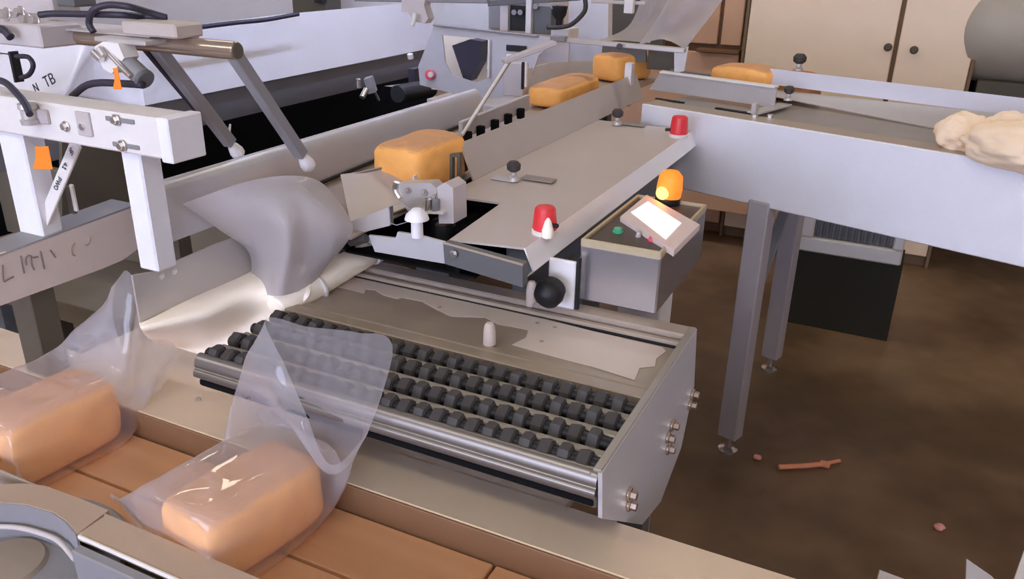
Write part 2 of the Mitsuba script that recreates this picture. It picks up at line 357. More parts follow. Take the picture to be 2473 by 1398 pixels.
def chan_z(y): return .955 + .04 * np.clip((y - 1.3) / 1.4, 0, 1)
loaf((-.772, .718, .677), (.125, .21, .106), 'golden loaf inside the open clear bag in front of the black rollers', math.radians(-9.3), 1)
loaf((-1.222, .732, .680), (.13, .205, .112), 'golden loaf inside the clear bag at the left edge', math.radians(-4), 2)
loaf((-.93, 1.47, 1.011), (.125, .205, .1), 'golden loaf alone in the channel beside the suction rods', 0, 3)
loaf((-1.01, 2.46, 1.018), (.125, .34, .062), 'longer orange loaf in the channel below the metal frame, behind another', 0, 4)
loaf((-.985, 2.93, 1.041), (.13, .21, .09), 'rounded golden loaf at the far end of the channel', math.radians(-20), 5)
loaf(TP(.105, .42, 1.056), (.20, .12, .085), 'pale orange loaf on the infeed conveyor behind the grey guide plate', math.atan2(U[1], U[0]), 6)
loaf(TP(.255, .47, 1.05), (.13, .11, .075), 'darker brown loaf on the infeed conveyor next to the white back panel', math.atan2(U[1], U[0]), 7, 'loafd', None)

# ================================================================== bench with control box
t = thing('packing_bench', 'flat grey packing bench top with a white lip, joined to the infeed conveyor', 'bench')
B = lambda x, y, z=.967: V(x, y, z)
part(t, 'top_plate', plate([B(-.556, 1.205), B(-.692, 1.18), B(-.712, 1.42), B(-.815, 1.413), B(-.84, 1.5), B(-.84, 2.315), B(-.556, 2.315)], .004), 'bench', False)
part(t, 'white_lip', plate([B(-.556, 1.203), B(-.556, 2.315), V(-.538, 2.315, .928), V(-.538, 1.203, .928)], .003), 'white', False, 'bright white bent lip along the edge')
part(t, 'lip_return', plate([V(-.5381, 1.21, .9275), V(-.5381, 2.31, .9275), V(-.56, 2.31, .905), V(-.56, 1.21, .905)], .003), 'offwhite', False)
part(t, 'fence', plate([V(-.872, 1.54, 1.047), V(-.84, 1.54, .9675), V(-.84, 2.75, .9675), V(-.872, 2.75, 1.047)], .004), 'bench', False, 'low sloping fence beside the loaf channel')
part(t, 'fence_post', box((-.885, 2.66, .95), (-.86, 2.69, 1.09)), 'white')
part(t, 'face_plate', plate([aty(*p, 1.168) for p in [(890, 568), (955, 575), (960, 560), (1010, 568), (1074, 585), (1074, 637), (905, 608)]], .006), 'sheet', False, 'light front plate')
part(t, 'face_plate', plate([aty(*p, 1.16) for p in [(1070, 587), (1262, 640), (1262, 694), (1074, 637)]], .02), 'midgrey', False, 'dark front plate')
part(t, 'plate_rim', bar(aty(1070, 586, 1.159), aty(1264, 640, 1.159), .004, .004), 'taupe')
part(t, 'screw', bolt(aty(1095, 613, 1.155), (0, -1, 0), .005, .004), 'chrome')
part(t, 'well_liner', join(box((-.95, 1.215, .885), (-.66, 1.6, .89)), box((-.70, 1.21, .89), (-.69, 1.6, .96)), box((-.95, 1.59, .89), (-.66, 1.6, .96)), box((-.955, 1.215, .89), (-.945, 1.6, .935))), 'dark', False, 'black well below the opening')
part(t, 'body', join(box((-.83, 1.62, .72), (-.6, 2.3, .95)), box((-.66, 1.34, .86), (-.6, 1.62, .95))), 'midgrey', False)
sa, sb = aty(1326, 600, 1.27), aty(1392, 600, 1.27)
part(t, 'side_panel', box((sa[0], 1.27, .78), (sb[0], 1.28, .93)), 'white', False, 'white side panel')
part(t, 'side_slot', box((sb[0] + .001, 1.272, .78), (sb[0] + .008, 1.28, .94)), 'black', False)
part(t, 'leg', box((-.47, 1.47, 0), (-.38, 1.56, .84), .003), 'panelwhite', False, 'white square leg')
part(t, 'leg', box((-.82, 1.7, 0), (-.76, 1.76, .72), .003), 'grey', False)
part(t, 'leg', box((-.66, 2.2, 0), (-.6, 2.26, .72), .003), 'grey', False)
part(t, 'leg_bracket', box((-.6, 1.49, .79), (-.38, 1.54, .84), .003), 'grey', False)
part(t, 'hand_knob', lathe([(.01, 0), (.024, .004), (.027, .02), (.024, .035), (.012, .045)], aty(1338, 690, 1.25), (0, -1, -.3)), 'black', 40, 'black round hand knob')
part(t, 'corner_hook', tube([V(-.55, 2.315, .965), V(-.53, 2.325, .96), V(-.525, 2.325, .93), V(-.53, 2.32, .905)], .005), 'grey')
for px, py, l1, l2 in ((1262, 437, 1245, 1325), (1497, 303, 1440, 1540)):
    k = at(px, py, .968); w = .09
    part(t, 'cover_strip', obox(k + V(.03, .02, .004), (.075, .03, .004), None, .001), 'steeld', False)
part(t, 'cover_strip', obox(at(1205, 430, .97) + V(.01, 0, 0), (.05, .026, .004), None, .001), 'sheet', False)
small_knob(t, at(1240, 436, .969), 1.05)
small_knob(t, at(1490, 301, .969), 1.1)
for i, (px, py, lab) in enumerate(((1315, 563, 'red cap on a white base at the near corner of the bench top'), (1638, 330, 'red cap on a white base at the far corner of the bench top'))):
    k = thing('red_cap', lab, 'cap', 'red caps on the bench edge'); p = at(px, py, .967); s = 1.0 if i == 0 else 1.12
    part(k, 'dome', lathe([(.021 * s, .008 * s), (.0225 * s, .011 * s), (.019 * s, .046 * s), (.016 * s, .05 * s), (.006 * s, .0515 * s)], p, (0, 0, 1)), 'red', 40)
    part(k, 'base', lathe([(.0235 * s, 0), (.0235 * s, .006 * s), (.02 * s, .009 * s)], p, (0, 0, 1)), 'offwhite', 40, 'white base ring')
    part(k, 'lever', cyl(p + V(-.018, -.012, .02) if i else p + V(.016, -.008, .02), p + V(-.034, -.014, .018) if i else p + V(.03, -.012, .022), .004), 'black')
    if i == 0: part(k, 'tab', lathe([(.010, 0), (.011, .012), (.006, .03), (.002, .036)], p + V(.014, -.018, .0), (0, 0, 1), 16), 'cream', 40, 'pale plastic tab')

t = thing('control_box', 'small steel control box with a lit screen hung on the side of the bench', 'control box')
BX0, BX1, BY0, BY1, BZ0, BZ1 = -.492, -.344, 1.3, 1.62, .848, .966
part(t, 'case', box((BX0, BY0, BZ0), (BX1, BY1, BZ1 - .012), .003), 'inox', False)
rim = .006
part(t, 'rim', join(box((BX0, BY0, BZ1 - .014), (BX1, BY0 + rim, BZ1)), box((BX0, BY1 - rim, BZ1 - .014), (BX1, BY1, BZ1)), box((BX0, BY0, BZ1 - .014), (BX0 + rim, BY1, BZ1)), box((BX1 - rim, BY0, BZ1 - .014), (BX1, BY1, BZ1))), 'gold', False, 'thin pale metal rim')
part(t, 'panel', box((BX0 + rim, BY0 + rim, BZ1 - .012), (BX1 - rim, BY1 - rim, BZ1 - .006)), 'panelface', False, 'dark control panel')
zs = BZ1 + .004
Q = [at(*p, zs) for p in [(1498, 523), (1562, 470), (1690, 542), (1628, 604)]]
part(t, 'screen_bezel', plate(Q, .012), 'bezel', False, 'pale screen bezel')
S = [at(*p, zs + .0008) for p in [(1524, 512), (1565, 486), (1645, 538), (1608, 577)]]
k = part(t, 'screen', plate(S, .001), 'white', False, 'white glowing screen'); scene[k]['emitter'] = {'type': 'area', 'radiance': {'type': 'rgb', 'value': [2.4, 2.1, 2.4]}}
for nm, px, py, m_, lb, r in (('button', 1492, 561, 'green', 'green push button', .008), ('button', 1578, 581, 'redbtn', 'red push button', .008), ('key_switch', 1541, 572, 'steel', None, .004)):
    part(t, nm, lathe([(r * 1.25, 0), (r * 1.25, .003), (r, .004), (r, .008), (r * .7, .0095)], at(px, py, BZ1 - .006), (0, 0, 1), 20), m_, 40, lb)
t = thing('warning_beacon', 'glowing orange warning beacon on top of the control box behind the screen', 'beacon')
bp = at(1612, 488, BZ1 - .004)
part(t, 'base', lathe([(.026, 0), (.026, .01), (.022, .014)], bp, (0, 0, 1)), 'black', 40, 'black base')
k = part(t, 'dome', lathe([(.025, .012), (.0265, .03), (.024, .056), (.015, .066), (.005, .068)], bp, (.05, 0, 1)), 'orange', 40); scene[k]['emitter'] = {'type': 'area', 'radiance': {'type': 'rgb', 'value': [.75, .12, .015]}}
bl = trimesh.creation.icosphere(3, .014); bl.apply_translation(bp + V(-.006, -.021, .024))
k = part(t, 'bulb', bl, 'orange', True, 'bright yellow bulb'); scene[k]['emitter'] = {'type': 'area', 'radiance': {'type': 'rgb', 'value': [5, 2.2, .3]}}

# ================================================================== loaf channel
t = thing('loaf_channel', 'long steel channel guiding the loaves, with a rounded shiny rim', 'conveyor channel')
YS = np.linspace(1.13, 3.15, 12)
part(t, 'floor_plate', sheet([[V(-1.125, y, chan_z(y)), V(-.868, y, chan_z(y))] for y in YS], .004), 'taupe', False)
prof = [(-1.122, .957), (-1.126, 1.0), (-1.132, 1.035), (-1.14, 1.052), (-1.152, 1.058), (-1.165, 1.054), (-1.172, 1.042), (-1.172, .95)]
part(t, 'rim_wall', sheet([[V(x, y, z) for x, z in curve(np.array([(a, 0, b) for a, b in prof]), 24)[:, [0, 2]]] for y in (.945, 1.3, 1.8, 2.12)], .0), 'sheet', 60, 'curved shiny side wall')
part(t, 'joint_strip', bar((-1.117, 1.2, .962), (-1.117, 2.1, .984), .006, .008), 'black')
for y in (1.64, 1.80, 1.87, 1.95, 2.03, 2.11): part(t, 'comb_tooth', box((-1.012, y, chan_z(y) + .010), (-.995, y + .018, chan_z(y) + .038), .001), 'dark', False)
part(t, 'comb_rail', bar((-1.02, 1.80, 1.01), (-1.02, 2.2, 1.02), .012, .045), 'plasticgrey')
part(t, 'block', obox((-.9, 1.58, 1.0), (.03, .035, .06)), 'olive')
part(t, 'slot_bracket', plate([aty(*p, 1.46) for p in [(1086, 372), (1110, 370), (1110, 450), (1086, 452)]], .012, [[aty(*p, 1.46) for p in [(1092, 380), (1103, 380), (1103, 432), (1092, 432)]]]), 'olive', False, 'dark slotted bracket')
part(t, 'white_guide', plate([V(*aty(px, py, yy)) for px, py, yy in [(997, 426, 1.36), (1045, 394, 1.44), (1086, 374, 1.5), (1086, 440, 1.5), (1008, 446, 1.36)]], .004), 'white', False, 'small white guide plate')
part(t, 'ramp_plate', plate([at(822, 429, 1.005), at(993, 389, 1.025), at(1000, 500, .962), at(850, 545, .957)], .004), 'bench', False, 'sloping entry plate')
part(t, 'ramp_edge', bar(at(822, 429, 1.006), at(993, 389, 1.026), .006, .006), 'chrome')
pw = -1.2
part(t, 'white_panel', plate([atx(*q, pw) for q in [(1270, 215), (1276, 165), (1340, 148), (1440, 148), (1420, 200)]], .005), 'panelwhite', False, 'white side panel')
part(t, 'clamp_foot', obox((-1.09, 1.25, .985), (.07, .05, .04), None, .012), 'olive')
part(t, 'support', box((-1.1, 1.7, 0), (-1.0, 1.8, .94)), 'midgrey', False); part(t, 'support', box((-1.1, 2.7, 0), (-1.0, 2.8, .94)), 'midgrey', False)

# gripper and chute next to the opening
t = thing('gripper_unit', 'pale steel gripper block with bolts and two plungers above the square opening', 'gripper')
y = 1.27
part(t, 'body', plate([aty(*p, y) for p in [(962, 443), (1040, 442), (1055, 455), (1052, 512), (985, 510), (963, 480)]], .03), 'steel', False)
part(t, 'end_cap', plate([aty(*p, y - .005) for p in [(1055, 452), (1075, 440), (1094, 455), (1096, 540), (1060, 540)]], .05), 'plasticgrey', False)
for px, py in ((985, 460), (1025, 464), (1050, 476)): part(t, 'bolt', bolt(aty(px, py, y - .002), (0, -1, .3), .004, .005), 'steeld')
for px in (1034, 1052): part(t, 'plunger', cyl(aty(px, 480, y - .012), aty(px, 512, y - .012), .007), 'grey' if px > 1040 else 'chrome')
part(t, 'tray', plate([aty(*p, y - .02) for p in [(995, 509), (1070, 512), (1070, 518), (998, 515)]], .03), 'offwhite', False)
part(t, 'hook', tube([aty(958, 440, y), aty(955, 455, y), aty(960, 468, y), aty(966, 478, y)], .006), 'chrome')
part(t, 'stem', cyl(aty(1075, 540, y + .02), aty(1075, 575, y + .02), .02), 'black')
part(t, 'block', box(aty(1040, 530, y + .03), aty(1085, 580, y + .07)), 'dark', False)
t = thing('pusher_chute', 'grey metal chute with an open box end beside the gripper', 'chute')
y = 1.17
part(t, 'arm', plate([aty(*p, y) for p in [(846, 535), (940, 500), (942, 545), (856, 566)]], .012), 'steel', False)
G = [[aty(px, py, yy) for px, py in ((938, 498), (968, 488), (1000, 512), (990, 535), (958, 545), (942, 540), (938, 498))] for yy in (y - .012, y + .05)]
part(t, 'box_end', sheet(G, .002), 'grey', False, 'open grey box end')
t = thing('air_valve', 'small white mushroom shaped valve in front of the gripper', 'valve')
p = aty(1008, 572, 1.165)
part(t, 'stem', lathe([(.011, 0), (.0105, .03), (.011, .032)], p, (0, 0, 1)), 'white', 40)
part(t, 'head', lathe([(.012, .03), (.022, .033), (.019, .042), (.008, .052)], p, (0, 0, 1)), 'white', 40)

# ================================================================== roller conveyor
t = thing('roller_conveyor', 'low steel roller conveyor bed with four rows of black rollers', 'roller conveyor')
RX0, RX1 = -.965, -.272
part(t, 'side_plate', plate([V(-.268, .828, .838), V(-.268, 1.296, .84), V(-.268, 1.33, .71), V(-.268, 1.28, .607), V(-.268, 1.163, .566), V(-.268, 1.052, .597), V(-.268, .842, .757)], .006), 'sheet', False, 'light grey angled side plate')
part(t, 'side_lip', bar((-.275, .828, .838), (-.275, 1.296, .84), .012, .005), 'steeld')
for yb, zb in ((1.315, .701), (1.304, .685), (1.179, .712), (1.158, .699), (1.168, .672), (.953, .723), (.958, .701)):
    part(t, 'bolt', bolt(V(-.268, yb, zb), (1, 0, 0), .007, .014), 'brass')
part(t, 'cross_bar', box((RX0, 1.262, .80), (-.275, 1.302, .84), .003), 'taupe', False)
part(t, 'strip', box((RX0, 1.243, .80), (-.28, 1.256, .832), .002), 'taupe', False)
part(t, 'tray', box((RX0, 1.095, .815), (-.28, 1.24, .822), .001), 'tray', False)
part(t, 'groove', box((RX0, 1.2415, .80), (-.28, 1.2425, .826)), 'black', False)
part(t, 'rail', box((RX0, 1.045, .80), (-.28, 1.072, .829), .002), 'tray', False)
part(t, 'groove', box((RX0, 1.073, .80), (-.29, 1.078, .824)), 'black', False)
part(t, 'tray_edge', box((RX0, 1.0785, .80), (-.285, 1.096, .826), .002), 'tray', False)
def film_at(px, py): return at(px, py, .8232)
part(t, 'peeling_film', plate([film_at(*p) for p in [(862, 657), (1000, 694), (1220, 746), (1440, 801), (1600, 838), (1608, 848), (1585, 866), (1582, 884), (1545, 888), (1533, 918), (1440, 888), (1340, 862), (1236, 832), (1270, 815), (1276, 797), (1245, 790), (1200, 782), (1172, 766), (1090, 764), (1052, 746), (1020, 728), (972, 718), (960, 722), (925, 712), (905, 700), (884, 698), (880, 708), (850, 700), (800, 690)]], .0008), 'film', False, 'pale peeling protective film')
for px, py in ((1340, 790), (1298, 780), (1308, 824), (1062, 742)): part(t, 'hole', cyl(film_at(px, py), film_at(px, py) + V(0, 0, .0006), .004, 12), 'taupe')
part(t, 'bed_plate', box((RX0, .835, .775), (-.28, 1.04, .785)), 'dark', False)
nut = lathe([(.0125, 0), (.0175, .0025), (.019, .010), (.0175, .0175), (.0125, .020)], (0, 0, 0), (1, 0, 0), 6)
nut_ply = mikit.ply(nut, M['rubber'], 25)
for i, yr in enumerate((1.016, .968, .914, .862)):
    r = part(t, 'roller', cyl((RX0, yr, .822), (-.282, yr, .822), .0095, 14), 'black', 30, 'black roller shaft')
    for k in range(24):
        x = -.30 - k * .0278 + (.006 if i % 2 else 0) - .0
        if x - .02 < RX0: break
        key = fresh(r + '__ring'); scene[key] = {**nut_ply, 'to_world': T4().translate([x - .02, yr, .822]).rotate([1, 0, 0], 30 * ((k + i) % 2))}
for i, yr in enumerate((.993, .942, .889, .842)):
    part(t, 'row_bar', box((RX0, yr - .008, .80), (-.285, yr + .008, .824 if i < 3 else .828), .002), 'steeld', False)
part(t, 'nosing', sheet([[V(x, y, z) for y, z in curve(np.array([(0, a, b) for a, b in [(.858, .815), (.851, .827), (.842, .83), (.834, .824), (.8305, .814), (.832, .809), (.827, .805), (.826, .797), (.829, .793), (.835, .791), (.838, .785)]]), 44)[:, 1:]] for x in (RX0, -.6, -.276)], .003), 'railmetal', 60, 'rounded ribbed front rail')
part(t, 'skirt', box((RX0, .838, .772), (-.276, .846, .80)), 'olive', False)
part(t, 'leg', box((-.9, 1.0, 0), (-.85, 1.05, .78)), 'midgrey', False); part(t, 'leg', box((-.36, 1.22, 0), (-.31, 1.27, .80)), 'midgrey', False); part(t, 'leg', box((-.9, 1.22, 0), (-.85, 1.27, .80)), 'midgrey', False)
for px, py, lab in ((1283, 742, 'pale plastic peg standing on the back bar of the roller conveyor'), (1182, 830, 'pale plastic peg standing in the middle of the roller conveyor tray')):
    p = at(px, py, .826); s = 1.0 if px > 1200 else .75
    solo('peg', lathe([(.011, 0), (.0105, .03 * s), (.009, .045 * s), (.006, .052 * s), (.003, .053 * s)], p, (0, 0, 1), 16), 'film', lab, 'peg', None, 40)

# ================================================================== discharge conveyor with boards (front)
t = thing('discharge_conveyor', 'sunken discharge conveyor of brown boards between grey steel walls in the foreground', 'conveyor')
part(t, 'deck', join(box((-2.2, .846, .655), (.6, .952, .67)), box((-1.42, .948, .655), (-.36, 1.25, .669))), 'deck', False, 'flat taupe deck')
part(t, 'trough_wall', box((-2.2, .841, .60), (.6, .846, .6695)), 'wallbrown', False)
FZ = .70
part(t, 'trough_wall', box((-2.2, .597, .60), (.6, .601, FZ - .001)), 'taupe', False)
part(t, 'flange', box((-.916, .553, FZ - .015), (.6, .602, FZ), .003), 'flange', False)
inner = [(-80, 1172), (0, 1169), (60, 1167), (110, 1173), (200, 1206), (262, 1232)]; outer = [(188, 1288), (160, 1256), (130, 1236), (60, 1216), (0, 1212), (-80, 1214)]
part(t, 'flange_end', plate([at(*q, FZ) for q in inner + outer], .012), 'flange', False, 'curved end of the near flange')
part(t, 'end_skirt', sheet([[at(*q, FZ - .002) + V(0, 0, -h) for h in (0, .035, .3)] for q in outer], .003), 'grey', 60, 'curved grey skirt')
part(t, 'end_lip', tube([at(*q, FZ - .002) + V(0, -.012, -.035) for q in outer], .004, 8), 'plasticgrey', True)
part(t, 'flange_edge', bar((-.91, .551, FZ - .002), (.6, .551, FZ - .002), .004, .006), 'offwhite')
part(t, 'skirt', box((-.90, .53, .2), (.6, .545, FZ - .006)), 'grey', False)
part(t, 'bed', box((-2.2, .603, .59), (.6, .84, .606)), 'dark', False)
for a, b in ((.605, .716), (.722, .838)):
    for x0, x1 in ((-2.2, -1.55), (-1.545, -.425), (-.42, .6)):
        part(t, 'board', box((x0, a, .606), (x1, b, .622), .002), 'board', False)
for x in (-1.9, -.7): part(t, 'leg', box((x - .03, .66, 0), (x + .03, .72, .59)), 'midgrey', False)
part(t, 'leg', box((.45, .66, 0), (.51, .72, .59)), 'midgrey', False)
part(t, 'screw', cyl(at(478, 965, .67), at(478, 965, .672), .005), 'steeld')
t = thing('motor_cover', 'rounded grey cover at the bottom left corner beside the discharge conveyor', 'cover')
c0 = at(20, 1390, .62)
part(t, 'rim', lathe([(.13, 0), (.155, 0), (.16, .006), (.155, .012), (.13, .012)], c0 + V(0, 0, .006), (0, 0, 1), 48), 'grey', 40)
part(t, 'disc', lathe([(.132, -.02), (.132, .01), (.07, .016), (.01, .018)], c0, (0, 0, 1), 48), 'steeld', 40)
part(t, 'hub', lathe([(.06, .01), (.05, .024), (.01, .027)], c0, (0, 0, 1), 32), 'tray', 40)
part(t, 'drum', cyl(c0 + V(0, 0, -.4), c0, .12), 'midgrey')


# ================================================================== bags
def bag(rings, name, label, lift=.006, nu=48, nv=40, m_='bag', seed=0, amp=.003):
    ctrl = []
    for r in rings:
        P = np.asarray(r, float); ctrl.append(P)
    k = len(ctrl[0]); rows = []
    for P in ctrl:
        Q = np.vstack([P, P[:1]]); C = curve(np.vstack([P[-1:], Q, P[1:2]]), 600); seg = np.linspace(0, 1, 600)
        a = int(600 / (k + 2)); rows.append(C[np.linspace(a, 600 - 1 - a, nu + 1).astype(int)])
    G = np.array([curve([r[i] for r in rows], nv) for i in range(nu + 1)]).transpose(1, 0, 2); G[:, -1] = G[:, 0]
    mm = sheet(G); n = mm.vertex_normals
    w = 1.6 * (.5 - np.abs(meshkit.noise(mm.vertices * V(26, 7, 12) + seed) * 2 - 1)) + (meshkit.fbm(mm.vertices * 14 + seed, 3) - .5) * 2 + .8 * (meshkit.fbm(mm.vertices * V(30, 9, 30) + seed + 9, 2) - .5)
    mm.vertices = mm.vertices + n * (w * amp)[:, None]
    return mm


def rect(x0, x1, y, z0, z1, dy=0): return [(x0, y, z0), (x0, y, (z0 + z1) / 2), (x0, y + dy, z1), ((x0 + x1) / 2, y + dy, z1), (x1, y + dy, z1), (x1, y, (z0 + z1) / 2), (x1, y, z0), ((x0 + x1) / 2, y, z0)]
def rect(x0, x1, y, z0, z1, dl=0): return [(x0 - dl, y, z0), (x0 - dl * .8, y, (z0 + z1) / 2), (x0, y, z1), ((x0 + x1) / 2, y, z1), (x1, y, z1), (x1, y, (z0 + z1) / 2), (x1, y, z0), ((x0 + x1) / 2, y, z0)]
# ring order: left low, left mid, left top, top, right top, right mid, right low, bottom
mth = [aty(740, 790, .812), aty(642, 772, .795), aty(690, 880, .775), aty(738, 1000, .77), aty(800, 1120, .775), aty(884, 1036, .80), aty(945, 835, .812), aty(850, 803, .815)]
pre = [aty(740, 870, .815), aty(603, 850, .79), aty(650, 930, .77), aty(715, 1040, .765), aty(795, 1140, .775), aty(862, 1090, .80), aty(890, 960, .815), aty(820, 900, .818)]
def rrect(sy, z0, z1, w=.07, dl=.03):
    c = V(-.772, .718, 0) + V(math.sin(.162), math.cos(.162), 0) * sy; r_ = V(math.cos(.162), -math.sin(.162), 0); h = V(0, 0, 1); zm = (z0 + z1) / 2
    return [c - r_ * (w + dl) + h * z0, c - r_ * (w + dl * .8) + h * zm, c - r_ * w + h * z1, c + h * (z1 + .003), c + r_ * w + h * z1, c + r_ * w + h * zm, c + r_ * w + h * z0, c + h * z0]
far = rrect(.112, .655, .750); far[1] = aty(560, 975, .79)
end0 = [at(295, 1214, .675), at(288, 1209, .682), V(-.86, .614, .69), V(-.80, .607, .69), V(-.74, .600, .685), V(-.726, .599, .67), V(-.735, .601, .645), V(-.80, .609, .64)]
near = [at(290, 1212, .68), at(283, 1206, .69), V(-.868, .618, .735), V(-.80, .608, .748), V(-.732, .602, .746), V(-.718, .600, .69), V(-.725, .602, .632), V(-.80, .609, .626)]
b1 = bag([end0, near, rrect(-.07, .624, .752), rrect(.02, .624, .754), far, pre, mth], 'plastic_bag', '', seed=1, amp=.003)
solo('plastic_bag', b1, 'bag', 'open clear plastic bag around the loaf before the rollers, mouth spread upward', 'plastic bag', 'clear plastic bags', True)
mth2 = [aty(330, 980, .88), aty(300, 860, .89), aty(272, 745, .9), aty(297, 655, .9), aty(330, 690, .9), aty(345, 800, .92), aty(425, 838, .95), aty(400, 920, .92)]
b2 = bag([rect(-1.33, -1.15, .628, .63, .66), rect(-1.32, -1.155, .634, .624, .744), rect(-1.32, -1.152, .74, .624, .752), rect(-1.32, -1.148, .825, .626, .752), [np.array(a) * .5 + np.array(b) * .5 for a, b in zip(rect(-1.32, -1.14, .838, .672, .77), mth2)], mth2], '', '', seed=4, amp=.004)
solo('plastic_bag', b2, 'bag', 'clear plastic bag around the loaf at the left edge, tail standing up', 'plastic bag', 'clear plastic bags', True)
# bag being pulled open at the channel mouth: a milky film bulging over the stack
film_px = [[(440, 492), (590, 440), (700, 424), (775, 440), (832, 505)], [(530, 555), (635, 500), (730, 480), (806, 515), (852, 548)], [(602, 612), (680, 590), (740, 575), (805, 590), (838, 585)], [(604, 700), (665, 715), (715, 705), (752, 690), (792, 640)]]
rows = [[atx(px, py, -1.112) if i == 0 else aty(px, py, 1.0 + .04 * i - (.03 if j in (1, 2) else 0)) for i, (px, py) in enumerate(r)] for j, r in enumerate(film_px)]
solo('plastic_bag', sheet(loft(rows, 28, 28)), 'milky', 'milky empty bag being pulled open by the suction rods at the channel mouth', 'plastic bag', None, True)
t = thing('bag_stack', 'stack of cream plastic bags hanging at the left end of the rollers', 'bag stack')
rows = [[atx(337, 786, -1.12), atx(480, 717, -1.12), atx(612, 657, -1.12), aty(740, 640, 1.12)], [at(345, 800, .84), at(500, 760, .84), at(620, 700, .85), aty(750, 690, 1.11)], [aty(380, 825, .98), aty(500, 830, 1.0), aty(620, 770, 1.05), aty(740, 725, 1.09)], [aty(420, 838, .99), aty(520, 862, 1.0), aty(600, 850, 1.03), aty(660, 778, 1.07)]]
part(t, 'bags', sheet(loft(rows, 28, 20), .004), 'cream', True)
a, b = aty(668, 752, 1.05), at(890, 610, .87)
part(t, 'roll', tube([a, (a + b) / 2 + V(0, 0, .004), b], .026, 20), 'cream', True, 'cream padded roll')
part(t, 'collar', cyl(a + (b - a) * .40, a + (b - a) * .44, .03), 'offwhite')
part(t, 'end_cap', lathe([(.022, 0), (.03, .004), (.03, .016), (.024, .022)], b, b - a), 'white', 40)
part(t, 'clip', cyl(aty(845, 585, 1.16), aty(885, 575, 1.16), .008), 'rubber')

# ================================================================== left frames
XP = -1.12
t = thing('bracket_plate', 'grey sheet metal plate below the right square post, with two shiny screws', 'plate')
part(t, 'plate', plate([atx(*p, XP) for p in [(320, 665), (375, 655), (440, 625), (520, 590), (600, 562), (642, 556), (628, 566), (611, 572), (611, 656), (480, 717), (340, 784)]], .004), 'steel', False)
for px, py in ((390, 667), (421, 655)): part(t, 'screw', bolt(atx(px, py, XP), (1, 0, 0), .004, .004), 'chrome')

t = thing('post_frame', 'white frame of two square posts and a slotted cross beam at the left', 'frame')
bz = at(405, 650, .93); py0 = bz[1] - .02; py1 = bz[1] + .022
def topz(y, px, py): return aty(px, py, y)[2]
zt0, zt1 = topz(py0, 410, 285), topz(py0, 410, 382)
W_ = .043
part(t, 'post', box((bz[0] - W_, py0, bz[2] - .0), (bz[0], py1, zt1 + .01), .003), 'panelwhite', False, 'right white square post')
xl = at(105, 580, .93)[0]
part(t, 'post', box((xl - W_ * .9, py0, .90), (xl + W_ * .15 + .02, py1, zt1 + .03), .003), 'panelwhite', False, 'left white square post')
xe = aty(410, 300, py0)[0]
part(t, 'cross_beam', box((xe - .9, py0 - .012, zt1), (xe, py1 + .01, zt0), .003), 'offwhite', False, 'horizontal beam')
part(t, 'beam_cap', box((xe - .012, py0 - .015, zt1 - .004), (xe + .012, py1 + .012, zt0 + .002), .002), 'panelwhite', False)
yf = py0 - .0125
for px, py, ln in ((290, 290, .062), (305, 352, .058)):
    p = aty(px, py, yf)
    part(t, 'slot', bar(p - V(ln / 2, 0, 0), p + V(ln / 2, 0, 0), .004, .007), 'grey')
    part(t, 'bolt', bolt(p + V(-.006, -.002, 0), (0, -1, 0), .006, .008), 'chrome')
for px, py in ((160, 305), (205, 305)): part(t, 'bolt', bolt(aty(px, py, yf), (0, -1, 0), .006, .008), 'chrome')
part(t, 'clamp_plate', box(aty(178, 268, yf - .004), aty(228, 330, yf + .001)), 'plasticgrey', False)
part(t, 'clamp_plate', box(aty(75, 262, yf - .006), aty(125, 300, yf + .001)), 'plasticgrey', False)
part(t, 'fitting', lathe([(.014, 0), (.015, .008), (.012, .01), (.012, .024), (.015, .026), (.014, .034)], aty(75, 300, yf - .012), (0, 0, 1), 20), 'steel', 40)
p, q = aty(185, 345, py1), aty(95, 560, py0 + .01)
part(t, 'brace', bar(p, q, .024, .006, up=(0, 1, 0)), 'offwhite', False, 'diagonal flat brace with black print')
d = unit(q - p)
br = [k for k in scene if k.endswith('post_frame__brace')][0]
side = unit(np.cross((0, -1, 0), d))
for s_, sft, word in ((.010, .002, 'JF'), (.042, .002, '41'), (.074, .004, 'PWO')):
    part(br, 'print', text(word, .0085, p + d * s_ + V(0, -.0045, 0) - side * .004, d, side, .0006), 'marker', False)
part(t, 'strut', bar(aty(172, 445, py1 + .02), aty(185, 510, py1 + .02), .008, .006), 'offwhite')
part(t, 'strut', bar(aty(166, 450, py1 + .03), aty(178, 515, py1 + .03), .014, .01), 'olive')

# rail with pencil marks
XB = -1.36
t = thing('base_rail', 'long taupe steel rail with handwritten marks at the left', 'rail')
ytop = [atx(*p, XB) for p in [(-60, 640), (330, 500)]]; ybot = [atx(*p, XB) for p in [(-60, 762), (292, 633)]]
part(t, 'face', plate([atx(*p, XB) for p in [(-120, 665), (0, 614), (142, 565), (330, 497), (335, 600), (297, 628), (250, 648), (0, 739), (-120, 785)]], .006), 'rail', False)
part(t, 'top_flange', sheet([[atx(-120, 665, XB), atx(-120, 665, XB) + V(-.07, 0, 0)], [atx(330, 497, XB), atx(330, 497, XB) + V(-.07, 0, 0)]], .004), 'grey', False)
o = atx(0, 690, XB + .001); xd = unit(atx(290, 580, XB) - atx(0, 685, XB)); yd = V(0, 0, 1)
def mark(pts, m_='pencil', r=.0012): part(t, 'writing', join(*[stroke([tuple(q) for q in s], r, (0, 0, 0), (0, 1, 0), (0, 0, 1)) for s in [[atx(px, py, XB + .001)[1:] for px, py in pts]]]).apply_translation((XB + .001, 0, 0)), m_, True)
